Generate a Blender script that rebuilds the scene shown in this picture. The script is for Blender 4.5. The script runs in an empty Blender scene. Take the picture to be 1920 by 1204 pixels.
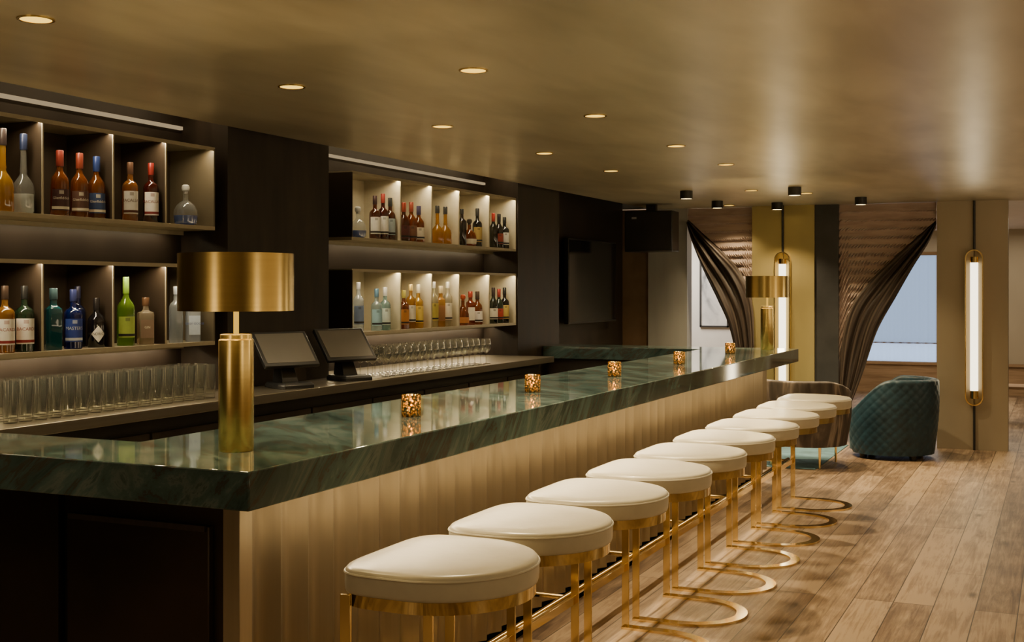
import bpy, bmesh, math, random
from math import sin, cos, pi, radians
from mathutils import Vector
random.seed(7)
SC = bpy.context.scene
COL = SC.collection
# ---------------------------------------------------------------- camera model (real metres)
F, CX, HY, CH = 2290.0, 960.0, 543.0, 1.55
TH = radians(24.22); S, Cc = sin(TH), cos(TH)
def ray(u, v):
    a = (u-CX)/F; b = (HY-v)/F
    return (-S+Cc*a, Cc+S*a, b)
def atZ(u, v, Z):
    d = ray(u, v); t = (Z-CH)/d[2]; return Vector((d[0]*t, d[1]*t, Z))
def atY(u, v, Y):
    d = ray(u, v); t = Y/d[1]; return Vector((d[0]*t, Y, CH+d[2]*t))
def atX(u, v, X):
    d = ray(u, v); t = X/d[0]; return Vector((X, d[1]*t, CH+d[2]*t))
# ---------------------------------------------------------------- materials
def nmat(name):
    m = bpy.data.materials.new(name); m.use_nodes = True
    nt = m.node_tree; nt.nodes.clear()
    out = nt.nodes.new('ShaderNodeOutputMaterial')
    return m, nt, out
def N(nt, t, **k):
    n = nt.nodes.new(t)
    for a, b in k.items():
        if a in n.inputs: n.inputs[a].default_value = b
        else: setattr(n, a, b)
    return n
def ramp(nt, stops):
    r = nt.nodes.new('ShaderNodeValToRGB'); e = r.color_ramp.elements
    while len(e) < len(stops): e.new(0.5)
    for i, (p, c) in enumerate(stops):
        e[i].position = p; e[i].color = (*c, 1)
    return r
def coords(nt, scale=(1,1,1), rot=(0,0,0)):
    tc = nt.nodes.new('ShaderNodeTexCoord'); mp = nt.nodes.new('ShaderNodeMapping')
    mp.inputs['Scale'].default_value = scale; mp.inputs['Rotation'].default_value = rot
    nt.links.new(tc.outputs['Object'], mp.inputs['Vector']); return mp
def pm(name, col, rough=.5, metal=0, var=.12, nscale=(6,6,6), bump=0, rvar=0, spec=.5, sheen=0, rot=(0,0,0)):
    m, nt, out = nmat(name); L = nt.links
    p = nt.nodes.new('ShaderNodeBsdfPrincipled')
    mp = coords(nt, nscale, rot); no = N(nt, 'ShaderNodeTexNoise', Scale=1.0, Detail=4.0)
    L.new(mp.outputs[0], no.inputs['Vector'])
    r = ramp(nt, [(.3, tuple(c*(1-var) for c in col)), (.7, tuple(min(1, c*(1+var)) for c in col))])
    L.new(no.outputs['Fac'], r.inputs[0]); L.new(r.outputs[0], p.inputs['Base Color'])
    p.inputs['Roughness'].default_value = rough; p.inputs['Metallic'].default_value = metal
    p.inputs['Specular IOR Level'].default_value = spec
    if rvar:
        mr = N(nt, 'ShaderNodeMapRange'); mr.inputs['To Min'].default_value = max(.02, rough-rvar); mr.inputs['To Max'].default_value = rough+rvar
        L.new(no.outputs['Fac'], mr.inputs['Value']); L.new(mr.outputs[0], p.inputs['Roughness'])
    if bump:
        b = N(nt, 'ShaderNodeBump', Strength=bump, Distance=.01)
        L.new(no.outputs['Fac'], b.inputs['Height']); L.new(b.outputs[0], p.inputs['Normal'])
    if sheen: p.inputs['Sheen Weight'].default_value = sheen
    L.new(p.outputs[0], out.inputs[0]); return m
def emit(name, col, st):
    m, nt, out = nmat(name)
    e = N(nt, 'ShaderNodeEmission'); e.inputs[0].default_value = (*col, 1); e.inputs[1].default_value = st
    nt.links.new(e.outputs[0], out.inputs[0]); return m
def glassy(name, col, body=.5, edge=.25, pw=2.0, lo=.04, hi=.75):
    """tinted see-through glass with reflections; body = share of coloured liquid"""
    m, nt, out = nmat(name); L = nt.links
    tr = N(nt, 'ShaderNodeBsdfTransparent'); tr.inputs[0].default_value = (*[min(1, .35+.65*c) if body < .2 else c for c in col], 1)
    di = N(nt, 'ShaderNodeBsdfDiffuse'); di.inputs[0].default_value = (*col, 1)
    tl = N(nt, 'ShaderNodeBsdfTranslucent'); tl.inputs[0].default_value = (*col, 1)
    md = N(nt, 'ShaderNodeMixShader'); md.inputs[0].default_value = .5
    L.new(di.outputs[0], md.inputs[1]); L.new(tl.outputs[0], md.inputs[2])
    mb = N(nt, 'ShaderNodeMixShader'); mb.inputs[0].default_value = body
    L.new(tr.outputs[0], mb.inputs[1]); L.new(md.outputs[0], mb.inputs[2])
    gl = N(nt, 'ShaderNodeBsdfGlossy'); gl.inputs['Roughness'].default_value = .04
    lw = N(nt, 'ShaderNodeLayerWeight'); lw.inputs['Blend'].default_value = edge
    pp = N(nt, 'ShaderNodeMath', operation='POWER'); pp.inputs[1].default_value = pw
    L.new(lw.outputs['Facing'], pp.inputs[0])
    mr = N(nt, 'ShaderNodeMapRange'); mr.inputs['To Min'].default_value = lo; mr.inputs['To Max'].default_value = hi
    L.new(pp.outputs[0], mr.inputs['Value'])
    mx = N(nt, 'ShaderNodeMixShader')
    L.new(mr.outputs[0], mx.inputs[0]); L.new(mb.outputs[0], mx.inputs[1]); L.new(gl.outputs[0], mx.inputs[2])
    L.new(mx.outputs[0], out.inputs[0]); return m
_gc = {}
def gm(col, body=.5):
    k = (tuple(col), body)
    if k not in _gc: _gc[k] = glassy('tinted glass', col, body, lo=.07)
    return _gc[k]
_pc = {}
def paint(col, rough=.45, metal=0):
    k = (tuple(col), rough, metal)
    if k not in _pc: _pc[k] = pm('paint', col, rough, metal, var=.05, nscale=(30,30,30))
    return _pc[k]

def floor_mat():
    m, nt, out = nmat('oak planks'); L = nt.links
    tc = nt.nodes.new('ShaderNodeTexCoord'); mp = nt.nodes.new('ShaderNodeMapping')
    mp.inputs['Rotation'].default_value = (0, 0, radians(90))
    L.new(tc.outputs['Object'], mp.inputs['Vector'])
    br = N(nt, 'ShaderNodeTexBrick', Scale=1.0); br.offset = .37; br.offset_frequency = 3
    br.inputs['Brick Width'].default_value = 2.1; br.inputs['Row Height'].default_value = .19
    br.inputs['Mortar Size'].default_value = .0028; br.inputs['Mortar Smooth'].default_value = .3
    br.inputs['Color1'].default_value = (.0,.0,.0,1); br.inputs['Color2'].default_value = (1,1,1,1); br.inputs['Mortar'].default_value = (0,0,0,1)
    L.new(mp.outputs[0], br.inputs['Vector'])
    mp2 = coords(nt, (26, 1.3, 1)); no = N(nt, 'ShaderNodeTexNoise', Scale=1.0, Detail=10.0, Roughness=.72, Distortion=1.8)
    L.new(mp2.outputs[0], no.inputs['Vector'])
    mp3 = coords(nt, (5.0, 2.2, 1)); n3 = N(nt, 'ShaderNodeTexNoise', Scale=1.6, Detail=5.0); L.new(mp3.outputs[0], n3.inputs['Vector'])
    a = N(nt, 'ShaderNodeMath', operation='MULTIPLY'); a.inputs[1].default_value = .30; L.new(br.outputs['Color'], a.inputs[0])
    b = N(nt, 'ShaderNodeMath', operation='MULTIPLY_ADD'); b.inputs[1].default_value = 1.2; L.new(no.outputs['Fac'], b.inputs[0]); L.new(a.outputs[0], b.inputs[2])
    c = N(nt, 'ShaderNodeMath', operation='MULTIPLY_ADD'); c.inputs[1].default_value = .65; L.new(n3.outputs['Fac'], c.inputs[0]); L.new(b.outputs[0], c.inputs[2])
    d = N(nt, 'ShaderNodeMath', operation='MULTIPLY'); d.inputs[1].default_value = .82; L.new(c.outputs[0], d.inputs[0])
    r = ramp(nt, [(.58, (.066,.040,.024)), (.76, (.175,.115,.068)), (.92, (.30,.208,.127)), (1.0, (.39,.285,.18))])
    L.new(d.outputs[0], r.inputs[0])
    vo = N(nt, 'ShaderNodeTexVoronoi', Scale=1.0); mpk = coords(nt, (3.8, 1.4, 1)); L.new(mpk.outputs[0], vo.inputs['Vector'])
    kr = ramp(nt, [(.03, (.12,.09,.07)), (.12, (1,1,1))]); L.new(vo.outputs['Distance'], kr.inputs[0])
    mk = N(nt, 'ShaderNodeMixRGB', blend_type='MULTIPLY'); mk.inputs[0].default_value = .85
    L.new(r.outputs[0], mk.inputs[1]); L.new(kr.outputs[0], mk.inputs[2])
    mm = N(nt, 'ShaderNodeMixRGB', blend_type='MIX'); L.new(br.outputs['Fac'], mm.inputs[0]); L.new(mk.outputs[0], mm.inputs[1]); mm.inputs[2].default_value = (.03,.02,.013,1)
    p = nt.nodes.new('ShaderNodeBsdfPrincipled'); L.new(mm.outputs[0], p.inputs['Base Color']); p.inputs['Roughness'].default_value = .42
    bp = N(nt, 'ShaderNodeBump', Strength=.3, Distance=.004); L.new(no.outputs['Fac'], bp.inputs['Height']); L.new(bp.outputs[0], p.inputs['Normal'])
    L.new(p.outputs[0], out.inputs[0]); return m
def marble_mat():
    m, nt, out = nmat('green quartzite'); L = nt.links
    tc = nt.nodes.new('ShaderNodeTexCoord')
    def sheared(k1, k2):
        cb = nt.nodes.new('ShaderNodeCombineXYZ')
        for i, (vec, k) in enumerate((((.50,.60,-.62), k1), ((.78,-.5,.3), k2), ((.2,.6,.75), k2))):
            dt = N(nt, 'ShaderNodeVectorMath', operation='DOT_PRODUCT'); dt.inputs[1].default_value = tuple(c*k for c in vec)
            L.new(tc.outputs['Object'], dt.inputs[0]); L.new(dt.outputs['Value'], cb.inputs[i])
        return cb
    no = N(nt, 'ShaderNodeTexNoise', Scale=1.0, Detail=9.0, Roughness=.66, Distortion=1.3); L.new(sheared(6.0, 1.5).outputs[0], no.inputs['Vector'])
    n2 = N(nt, 'ShaderNodeTexNoise', Scale=1.0, Detail=3.0, Roughness=.5, Distortion=.5); L.new(sheared(2.2, .9).outputs[0], n2.inputs['Vector'])
    r = ramp(nt, [(.27, (.016,.025,.023)), (.38, (.034,.056,.052)), (.45, (.054,.090,.084)), (.487, (.066,.060,.048)), (.51, (.063,.103,.097)), (.57, (.080,.128,.120)), (.615, (.13,.165,.153)), (.65, (.068,.105,.098)), (.75, (.032,.051,.047))])
    L.new(no.outputs['Fac'], r.inputs[0])
    r2 = ramp(nt, [(.35, (.62,.62,.62)), (.65, (1.35,1.36,1.38))]); L.new(n2.outputs['Fac'], r2.inputs[0])
    mk = N(nt, 'ShaderNodeMixRGB', blend_type='MULTIPLY'); mk.inputs[0].default_value = 1; L.new(r.outputs[0], mk.inputs[1]); L.new(r2.outputs[0], mk.inputs[2])
    p = nt.nodes.new('ShaderNodeBsdfPrincipled'); L.new(mk.outputs[0], p.inputs['Base Color']); p.inputs['Roughness'].default_value = .05
    L.new(p.outputs[0], out.inputs[0]); return m
def ceil_mat():
    m, nt, out = nmat('bronze lacquer'); L = nt.links
    mp = coords(nt, (.9, .45, 1), (0,0,radians(20))); no = N(nt, 'ShaderNodeTexNoise', Scale=1.3, Detail=2.0, Roughness=.5, Distortion=.2); L.new(mp.outputs[0], no.inputs['Vector'])
    mp2 = coords(nt, (4, 1.2, 1), (0,0,radians(65))); n2 = N(nt, 'ShaderNodeTexNoise', Scale=1.0, Detail=3.0, Roughness=.5, Distortion=.3); L.new(mp2.outputs[0], n2.inputs['Vector'])
    av = N(nt, 'ShaderNodeMath', operation='MULTIPLY_ADD'); av.inputs[1].default_value = .45; L.new(n2.outputs['Fac'], av.inputs[0])
    h = N(nt, 'ShaderNodeMath', operation='MULTIPLY'); h.inputs[1].default_value = .55; L.new(no.outputs['Fac'], h.inputs[0]); L.new(h.outputs[0], av.inputs[2])
    r = ramp(nt, [(.38, (.38,.325,.225)), (.62, (.58,.51,.375))]); L.new(av.outputs[0], r.inputs[0])
    p = nt.nodes.new('ShaderNodeBsdfPrincipled'); L.new(r.outputs[0], p.inputs['Base Color'])
    p.inputs['Roughness'].default_value = .35; p.inputs['Metallic'].default_value = .4
    L.new(p.outputs[0], out.inputs[0]); return m
def streak_mat(name, stops, scale, rot=(0,0,0), rough=.8, sheen=0):
    m, nt, out = nmat(name); L = nt.links
    mp = coords(nt, scale, rot); no = N(nt, 'ShaderNodeTexNoise', Scale=1.0, Detail=4.0, Distortion=.5); L.new(mp.outputs[0], no.inputs['Vector'])
    r = ramp(nt, stops); L.new(no.outputs['Fac'], r.inputs[0])
    p = nt.nodes.new('ShaderNodeBsdfPrincipled'); L.new(r.outputs[0], p.inputs['Base Color']); p.inputs['Roughness'].default_value = rough
    p.inputs['Sheen Weight'].default_value = sheen
    L.new(p.outputs[0], out.inputs[0]); return m
def drape_mat():
    m, nt, out = nmat('brown striped drape'); L = nt.links
    uv = N(nt, 'ShaderNodeAttribute'); uv.attribute_name = 'across'
    no = N(nt, 'ShaderNodeTexNoise', Scale=11.0, Detail=2.0); no.noise_dimensions = '1D'; L.new(uv.outputs['Fac'], no.inputs['W'])
    r = ramp(nt, [(.38,(.020,.013,.010)),(.52,(.040,.027,.021)),(.66,(.10,.074,.058))]); L.new(no.outputs['Fac'], r.inputs[0])
    p = nt.nodes.new('ShaderNodeBsdfPrincipled'); L.new(r.outputs[0], p.inputs['Base Color']); p.inputs['Roughness'].default_value = .45
    L.new(p.outputs[0], out.inputs[0]); return m
def mosaic_mat():
    m, nt, out = nmat('amber mosaic glass'); L = nt.links
    mp = coords(nt, (1,1,1)); vo = N(nt, 'ShaderNodeTexVoronoi', Scale=105.0); L.new(mp.outputs[0], vo.inputs['Vector'])
    r = ramp(nt, [(.15, (1.0,.76,.34)), (.42, (.55,.33,.08)), (.64, (.03,.014,.005))]); L.new(vo.outputs['Distance'], r.inputs[0])
    tr = N(nt, 'ShaderNodeBsdfTransparent'); L.new(r.outputs[0], tr.inputs[0])
    tl = N(nt, 'ShaderNodeBsdfTranslucent'); L.new(r.outputs[0], tl.inputs[0])
    gl = N(nt, 'ShaderNodeBsdfGlossy'); gl.inputs['Roughness'].default_value = .15; gl.inputs[0].default_value = (1,.82,.42,1)
    bp = N(nt, 'ShaderNodeBump', Strength=1.0, Distance=.004); L.new(vo.outputs['Distance'], bp.inputs['Height']); L.new(bp.outputs[0], gl.inputs['Normal'])
    a = N(nt, 'ShaderNodeMixShader'); a.inputs[0].default_value = .3; L.new(tr.outputs[0], a.inputs[1]); L.new(tl.outputs[0], a.inputs[2])
    b = N(nt, 'ShaderNodeMixShader'); b.inputs[0].default_value = .25; L.new(a.outputs[0], b.inputs[1]); L.new(gl.outputs[0], b.inputs[2])
    L.new(b.outputs[0], out.inputs[0]); return m

M = dict(
 floor=floor_mat(), marble=marble_mat(), ceiling=ceil_mat(), mosaic=mosaic_mat(), drape=drape_mat(),
 dark=pm('blackened panel', (.026,.019,.015), .45, .1, .35, (3,3,1.2), rvar=.1, spec=.3),
 darker=pm('near black panel', (.012,.010,.009), .5, 0, .3),
 pier=pm('dark bronze panel', (.028,.020,.015), .5, 0, .45, (9,9,2), rvar=.08, spec=.25),
 panelend=pm('dark bronze bar end', (.040,.027,.018), .33, .5, .3, (2,2,2)),
 champ=pm('champagne metal', (.46,.39,.27), .33, .75, .06, (40,40,2)),
 champflute=pm('fluted champagne metal', (.25,.20,.127), .30, .65, .05, (60,60,2)),
 shelfm=pm('shelf metal', (.36,.31,.21), .40, .5, .06, (20,20,20)),
 shelfin=pm('shelf pale lining', (.48,.43,.31), .5, .1, .06, (20,20,20)),
 shelfback=pm('shelf dark back', (.024,.016,.010), .5, 0, .3, (3,3,3), spec=.25),
 shelfback2=pm('shelf olive back', (.11,.088,.055), .45, .2, .2, (3,3,3)),
 steel=pm('brushed steel', (.32,.28,.22), .32, .9, .08, (60,2,60)),
 steeldark=pm('dark steel', (.10,.085,.075), .35, .8, .1, (40,2,40)),
 brass=pm('polished brass', (.92,.72,.34), .04, 1, .03),
 brassbase=pm('polished brass base', (.94,.73,.35), .13, 1, .03),
 brassb=pm('brushed brass', (.68,.50,.18), .24, 1, .05, (3,3,120)),
 leather=pm('ivory leather', (.60,.56,.44), .28, 0, .03, (25,25,25), bump=.06),
 black=pm('black plastic', (.014,.014,.015), .35, 0, .1),
 screen=pm('grey screen', (.11,.10,.083), .35, 0, .05),
 tv=pm('television glass', (.006,.006,.008), .12, 0, .1),
 white=pm('white plaster', (.76,.73,.69), .7, 0, .03),
 gold=pm('gold wall panel', (.42,.34,.145), .36, .45, .1, (2,2,1), rvar=.05),
 tan=pm('tan wall panel', (.36,.305,.215), .42, .25, .08, (2,2,1)),
 brown=pm('brown wall panel', (.17,.11,.065), .5, 0, .15),
 grey=pm('grey wall panel', (.36,.355,.335), .4, .1, .15, (3,3,.6)),
 char=pm('charcoal wall panel', (.04,.04,.042), .45, .1, .2),
 wood=streak_mat('oak wainscot', [(.3,(.20,.12,.055)),(.7,(.32,.205,.105))], (2,2,30)),
 shade=streak_mat('mauve blind', [(.3,(.38,.28,.235)),(.7,(.54,.42,.36))], (3,3,20)),
 velvet=pm('teal velvet', (.004,.028,.046), .5, 0, .3, (9,9,9), sheen=.06),
 chairfab=streak_mat('streaked upholstery', [(.35,(.035,.028,.025)),(.50,(.08,.064,.054)),(.58,(.22,.18,.15)),(.66,(.055,.042,.036))], (7,7,1.6), (radians(20),0,0)),
 rug=pm('blue rug', (.10,.20,.24), .95, 0, .35, (5,5,5)),
 clear=glassy('clear glassware', (.95,.95,.90), .02, .5, 2.0, .05, .95),
 wax=pm('candle wax', (.8,.6,.35), .5), 
 inner=pm('white shade lining', (.8,.72,.55), .6),
 emlens=emit('downlight glow', (1,.60,.07), 2.6),
 emstem=emit('lamp neck with added glow', (1,.55,.07), 1.1),  # plain stem given emission in place of bulb light falling on it
 emwarm=emit('warm lamp glow', (1,.72,.28), 12), emtube=emit('tube glow', (1,.86,.62), 4.2), emflame=emit('flame', (1,.76,.30), 45),
 emstrip=emit('led strip', (1,.84,.56), .4), emcove=emit('cove strip', (1,.74,.42), .42), emwin=emit('dusk window', (.46,.60,.84), 1.1), emwin2=emit('dusk window sill band', (.54,.70,1), 1.6),
)
M['art'] = streak_mat('abstract ink art', [(.40,(.75,.74,.72)),(.52,(.55,.55,.56)),(.62,(.16,.17,.19)),(.75,(.6,.6,.6))], (3,3,2.2), (0,radians(30),0))
# ---------------------------------------------------------------- mesh builder
class MB:
    def __init__(s): s.v = []; s.f = []
    def add(s, vs, fs):
        o = len(s.v); s.v += [tuple(p) for p in vs]; s.f += [tuple(i+o for i in f) for f in fs]; return s
    def box(s, x0, x1, y0, y1, z0, z1):
        return s.add([(x0,y0,z0),(x1,y0,z0),(x1,y1,z0),(x0,y1,z0),(x0,y0,z1),(x1,y0,z1),(x1,y1,z1),(x0,y1,z1)],
                     [(0,3,2,1),(4,5,6,7),(0,1,5,4),(1,2,6,5),(2,3,7,6),(3,0,4,7)])
    def lathe(s, prof, n=24, c=(0,0,0), sq=0, capb=True, capt=True):
        vs = []; fs = []
        for (r, z) in prof:
            for i in range(n):
                a = 2*pi*i/n; k = 1
                if sq: k = 1/((abs(cos(a))**sq+abs(sin(a))**sq)**(1/sq))
                vs.append((c[0]+r*k*cos(a), c[1]+r*k*sin(a), c[2]+z))
        for j in range(len(prof)-1):
            for i in range(n):
                i2 = (i+1) % n
                fs.append((j*n+i, j*n+i2, (j+1)*n+i2, (j+1)*n+i))
        if capb: fs.append(tuple(reversed(range(n))))
        if capt: fs.append(tuple((len(prof)-1)*n+i for i in range(n)))
        return s.add(vs, fs)
    def rings(s, rings, capb=True, capt=True):
        n = len(rings[0]); vs = [p for r in rings for p in r]; fs = []
        for j in range(len(rings)-1):
            for i in range(n):
                i2 = (i+1) % n
                fs.append((j*n+i, j*n+i2, (j+1)*n+i2, (j+1)*n+i))
        if capb: fs.append(tuple(reversed(range(n))))
        if capt: fs.append(tuple((len(rings)-1)*n+i for i in range(n)))
        return s.add(vs, fs)
    def tube(s, path, r, n=10, closed=False):
        path = [Vector(p) for p in path]; K = len(path); rings = []
        for i, p in enumerate(path):
            if closed: t = path[(i+1) % K]-path[i-1]
            else: t = path[min(i+1, K-1)]-path[max(i-1, 0)]
            t.normalize(); up = Vector((0,0,1)) if abs(t.z) < .9 else Vector((0,1,0))
            a = t.cross(up).normalized(); b = t.cross(a).normalized()
            rings.append([p+a*(r*cos(2*pi*k/n))+b*(r*sin(2*pi*k/n)) for k in range(n)])
        if closed: rings.append(rings[0])
        return s.rings(rings, not closed, not closed)
    def strap(s, pts, w, z0, z1):
        P = [Vector((p[0], p[1])) for p in pts]; R = []
        for i, p in enumerate(P):
            t = (P[min(i+1, len(P)-1)]-P[max(i-1, 0)]).normalized(); nn = Vector((-t.y, t.x))*(w/2)
            a = p+nn; b = p-nn
            R.append([(a.x,a.y,z0),(b.x,b.y,z0),(b.x,b.y,z1),(a.x,a.y,z1)])
        return s.rings(R)
    def grid(s, fn, nu, nv):
        vs = [fn(i/nu, j/nv) for j in range(nv+1) for i in range(nu+1)]
        fs = [(j*(nu+1)+i, j*(nu+1)+i+1, (j+1)*(nu+1)+i+1, (j+1)*(nu+1)+i) for j in range(nv) for i in range(nu)]
        return s.add(vs, fs)
def obj(name, mb, mat, parent=None, bevel=0, ang=35):
    me = bpy.data.meshes.new(name); me.from_pydata([tuple(v) for v in mb.v], [], mb.f); me.update()
    bm = bmesh.new(); bm.from_mesh(me); bmesh.ops.recalc_face_normals(bm, faces=bm.faces); bm.to_mesh(me); bm.free()
    me.polygons.foreach_set('use_smooth', [True]*len(me.polygons)); me.set_sharp_from_angle(angle=radians(ang))
    me.materials.append(mat)
    o = bpy.data.objects.new(name, me); COL.objects.link(o)
    if parent: o.parent = parent
    if bevel:
        b = o.modifiers.new('bevel', 'BEVEL'); b.width = bevel; b.segments = 2; b.limit_method = 'ANGLE'; b.angle_limit = radians(40)
    return o
def tag(o, label, cat, group=None, kind=None):
    o['label'] = label; o['category'] = cat
    if group: o['group'] = group
    if kind: o['kind'] = kind
    return o
def thing(name, label, cat, loc=(0,0,0), rz=0, group=None):
    o = bpy.data.objects.new(name, None); COL.objects.link(o); o.location = loc; o.rotation_euler = (0,0,rz); o.empty_display_size = .1
    return tag(o, label, cat, group)
def struct(name, mb, mat, parent=None):
    o = obj(name, mb, mat, parent)
    if not parent: o['kind'] = 'structure'
    return o
def dup(root, loc, rz=None, label=None):
    r = root.copy(); COL.objects.link(r); r.location = loc
    if rz is not None: r.rotation_euler = (0,0,rz)
    if label: r['label'] = label
    for ch in list(root.children):
        c = ch.copy(); COL.objects.link(c); c.parent = r
        for g in list(ch.children):
            d = g.copy(); COL.objects.link(d); d.parent = c
    return r
def text_mesh(name, s, size, mat, parent, xf):
    cu = bpy.data.curves.new(name, 'FONT'); cu.body = s; cu.size = size; cu.align_x = 'CENTER'; cu.align_y = 'CENTER'; cu.resolution_u = 2
    t = bpy.data.objects.new('tmp', cu); COL.objects.link(t)
    bpy.context.view_layer.update()
    me = bpy.data.meshes.new_from_object(t.evaluated_get(bpy.context.evaluated_depsgraph_get()))
    bpy.data.objects.remove(t); bpy.data.curves.remove(cu)
    for v in me.vertices: v.co = xf(v.co.x, v.co.y)
    me.materials.clear(); me.materials.append(mat); me.name = name
    o = bpy.data.objects.new(name, me); COL.objects.link(o); o.parent = parent; return o
def light(kind, name, loc, W, col=(1,.79,.50), rot=(0,0,0), **k):
    l = bpy.data.lights.new(name, kind); l.energy = W; l.color = col
    for a, b in k.items(): setattr(l, a, b)
    o = bpy.data.objects.new(name, l); COL.objects.link(o); o.location = loc; o.rotation_euler = rot; return o
WARM = (1, .76, .43)
# ================================================================= SETTING
HC = 2.41; XW = -4.35; YB = 12.6; YF = 19.2
struct('floor', MB().box(-7, 4, -2.5, 19.4, -.1, 0), M['floor'])
struct('ceiling', MB().box(-4.0, 4, -2.5, 12.75, HC, HC+.08), M['ceiling'])
struct('ceiling_cove', MB().box(-4.45, -3.9, -2.5, 12.75, 2.66, 2.74).box(-4.0,-3.96,-2.5,12.75,HC+.08,2.66), M['darker'])
struct('ceiling_lounge', MB().box(-7, 4, 12.75, 19.4, HC+.02, HC+.1), M['white'])
struct('wall_left', MB().box(-4.45, XW, -2.5, 12.6, 0, 2.66), M['dark'])
struct('wall_right', MB().box(3.9, 4, -2.5, 19.4, 0, 2.5), M['tan'])
struct('wall_rear', MB().box(-4.45, 4, -2.5, -2.4, 0, 2.66), M['tan'])
for i, (y0, y1) in enumerate(((5.30, 6.28), (9.10, 9.99))):
    struct('wall_pier', MB().box(XW, -4.04, y0, y1, 0, 2.60), M['pier'])
struct('wall_far_dark', MB().box(-4.45, -4.05, YB, YB+.15, 0, HC), M['brown'])
struct('wall_far_grey', MB().box(-4.05, -3.62, YB-.03, YB+.15, 0, HC), M['grey'])
struct('wall_far_gold', MB().box(-2.92, -2.60, YB-.05, YB+.2, 0, HC).box(-2.592, -2.285, YB-.05, YB+.2, 0, HC), M['gold'])
struct('wall_far_charcoal', MB().box(-2.285, -2.05, YB-.02, YB+.15, 0, HC), M['char'])
struct('wall_far_tan', MB().box(-1.11, -.775, YB, YB+.18, 0, HC).box(-.76, -.466, YB, YB+.18, 0, HC).box(-.775,-.76,YB+.02,YB+.18,0,HC), M['tan'])
struct('wall_lounge_white', MB().box(-7, -3.3, 15, 15.1, 0, HC+.02), M['white'])
struct('wall_lounge_side', MB().box(-3.4, -3.3, 15.1, 19.3, 0, HC+.02), M['white'])
p0 = atY(1622, 480, YF); p1 = atY(1755, 682, YF)
wx0, wx1, wz0, wz1 = p0.x-.15, p1.x+.02, p1.z, p0.z
struct('wall_back', MB().box(-3.3, wx0, YF, YF+.1, wz0, HC+.02).box(wx1, 4, YF, YF+.1, wz0, HC+.02).box(wx0, wx1, YF, YF+.1, wz1, HC+.02), M['tan'])
struct('trim_1', MB().box(-3.3, 4, YF-.05, YF+.1, 0, wz0-.02).box(-3.3, 4, YF-.08, YF+.1, wz0-.02, wz0+.02), M['wood'])
w1 = struct('window_1', MB().box(wx0, wx1, YF+.08, YF+.1, wz0+.3, wz1), M['emwin'])
obj('lower_pane', MB().box(wx0, wx1, YF+.08, YF+.1, wz0, wz0+.3), M['emwin2'], w1)
obj('window_frame', MB().box(wx0-.05, wx1+.05, YF-.03, YF, wz1, wz1+.05).box(wx1-.01, wx1+.04, YF-.03, YF, wz0, wz1).box(wx0-.03, wx0+.03, YF-.03, YF, wz0, wz1).box(wx0, wx1, YF+.05, YF+.08, wz0+.29, wz0+.31), M['wood'], w1)
def shf(a, b):
    x = wx0+.03+(wx1-wx0-.04)*a; return (x, YF+.035+.012*sin(a*60), wz0+.02+(wz1-wz0-.02)*b)
m, nt, out = nmat('sheer voile')
tr = N(nt, 'ShaderNodeBsdfTransparent'); tl = N(nt, 'ShaderNodeBsdfTranslucent'); tl.inputs[0].default_value = (.7,.78,.85,1); mx = N(nt, 'ShaderNodeMixShader'); mx.inputs[0].default_value = .4
nt.links.new(tr.outputs[0], mx.inputs[1]); nt.links.new(tl.outputs[0], mx.inputs[2]); nt.links.new(mx.outputs[0], out.inputs[0])
tag(obj('sheer_curtain', MB().grid(shf, 120, 4), m), 'pale blue sheer curtain hanging across the far lounge window', 'curtain')

# ================================================================= BAR
ZT, ZB = 1.07, .965
A=(-4.34,2.644);B=(-1.947,2.644);C_=(-2.65,3.03);D=(-4.34,3.03);E=(-1.947,10.0);Fp=(-2.65,9.6);G=(-4.03,10.0);H_=(-4.03,9.6)
t = MB()
pts = [A,B,E,G,H_,Fp,C_,D]; idx = {k:i for i,k in enumerate('ABEGHFCD')}
vs = [(p[0],p[1],ZT) for p in pts]+[(p[0],p[1],ZB) for p in pts]
top = [tuple(idx[c] for c in q) for q in ('ABCD','BEFC','EGHF')]
fs = top+[tuple(8+i for i in reversed(q)) for q in top]+[(i,(i+1)%8,8+(i+1)%8,8+i) for i in range(8)]
t.add(vs, fs)
tag(obj('bar_countertop', t, M['marble'], bevel=.004), 'long polished green stone countertop wrapping around the bar, veined and mitred at its corner', 'countertop')
BO = (-2.2, 6.3, 0)
bar = thing('bar', 'bar front of pale fluted metal with dark end panel, under the green stone top', 'bar', BO)
def rel(mb, o):
    mb.v = [(x-o[0], y-o[1], z-o[2]) for x, y, z in mb.v]; return mb
ys = []; Y0, Y1 = 2.955, 9.82; nf = 47; wd = (Y1-Y0)/nf
for k in range(nf):
    for j in range(16):
        tt = j/16; ys.append((-2.166-.032*sin(pi*tt), Y0+(k+tt)*wd))
ys.append((-2.166, Y1))
fl = MB(); vs = []; fs = []
for (x, y) in ys: vs += [(x,y,.1),(x,y,ZB)]
for i in range(len(ys)-1): fs.append((2*i,2*i+2,2*i+3,2*i+1))
fl.add(vs, fs)
obj('front_panel', rel(fl, BO), M['champflute'], bar, ang=40)
obj('plinth', rel(MB().box(-2.25,-2.205,2.95,9.82,0,.1), BO), M['steeldark'], bar)
obj('bar_carcass', rel(MB().box(-2.60,-2.205,3.0,9.82,.0,ZB-.001), BO), M['darker'], bar)
obj('end_panel', rel(MB().box(-4.3,-2.225,2.90,2.96,0,ZB-.001).box(-3.4,-2.83,2.87,2.90,0,ZB-.03), BO), M['panelend'], bar)
obj('corner_trim', rel(MB().box(-2.225,-2.165,2.895,2.955,0,ZB-.001), BO), M['champ'], bar, bevel=.002)
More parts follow.
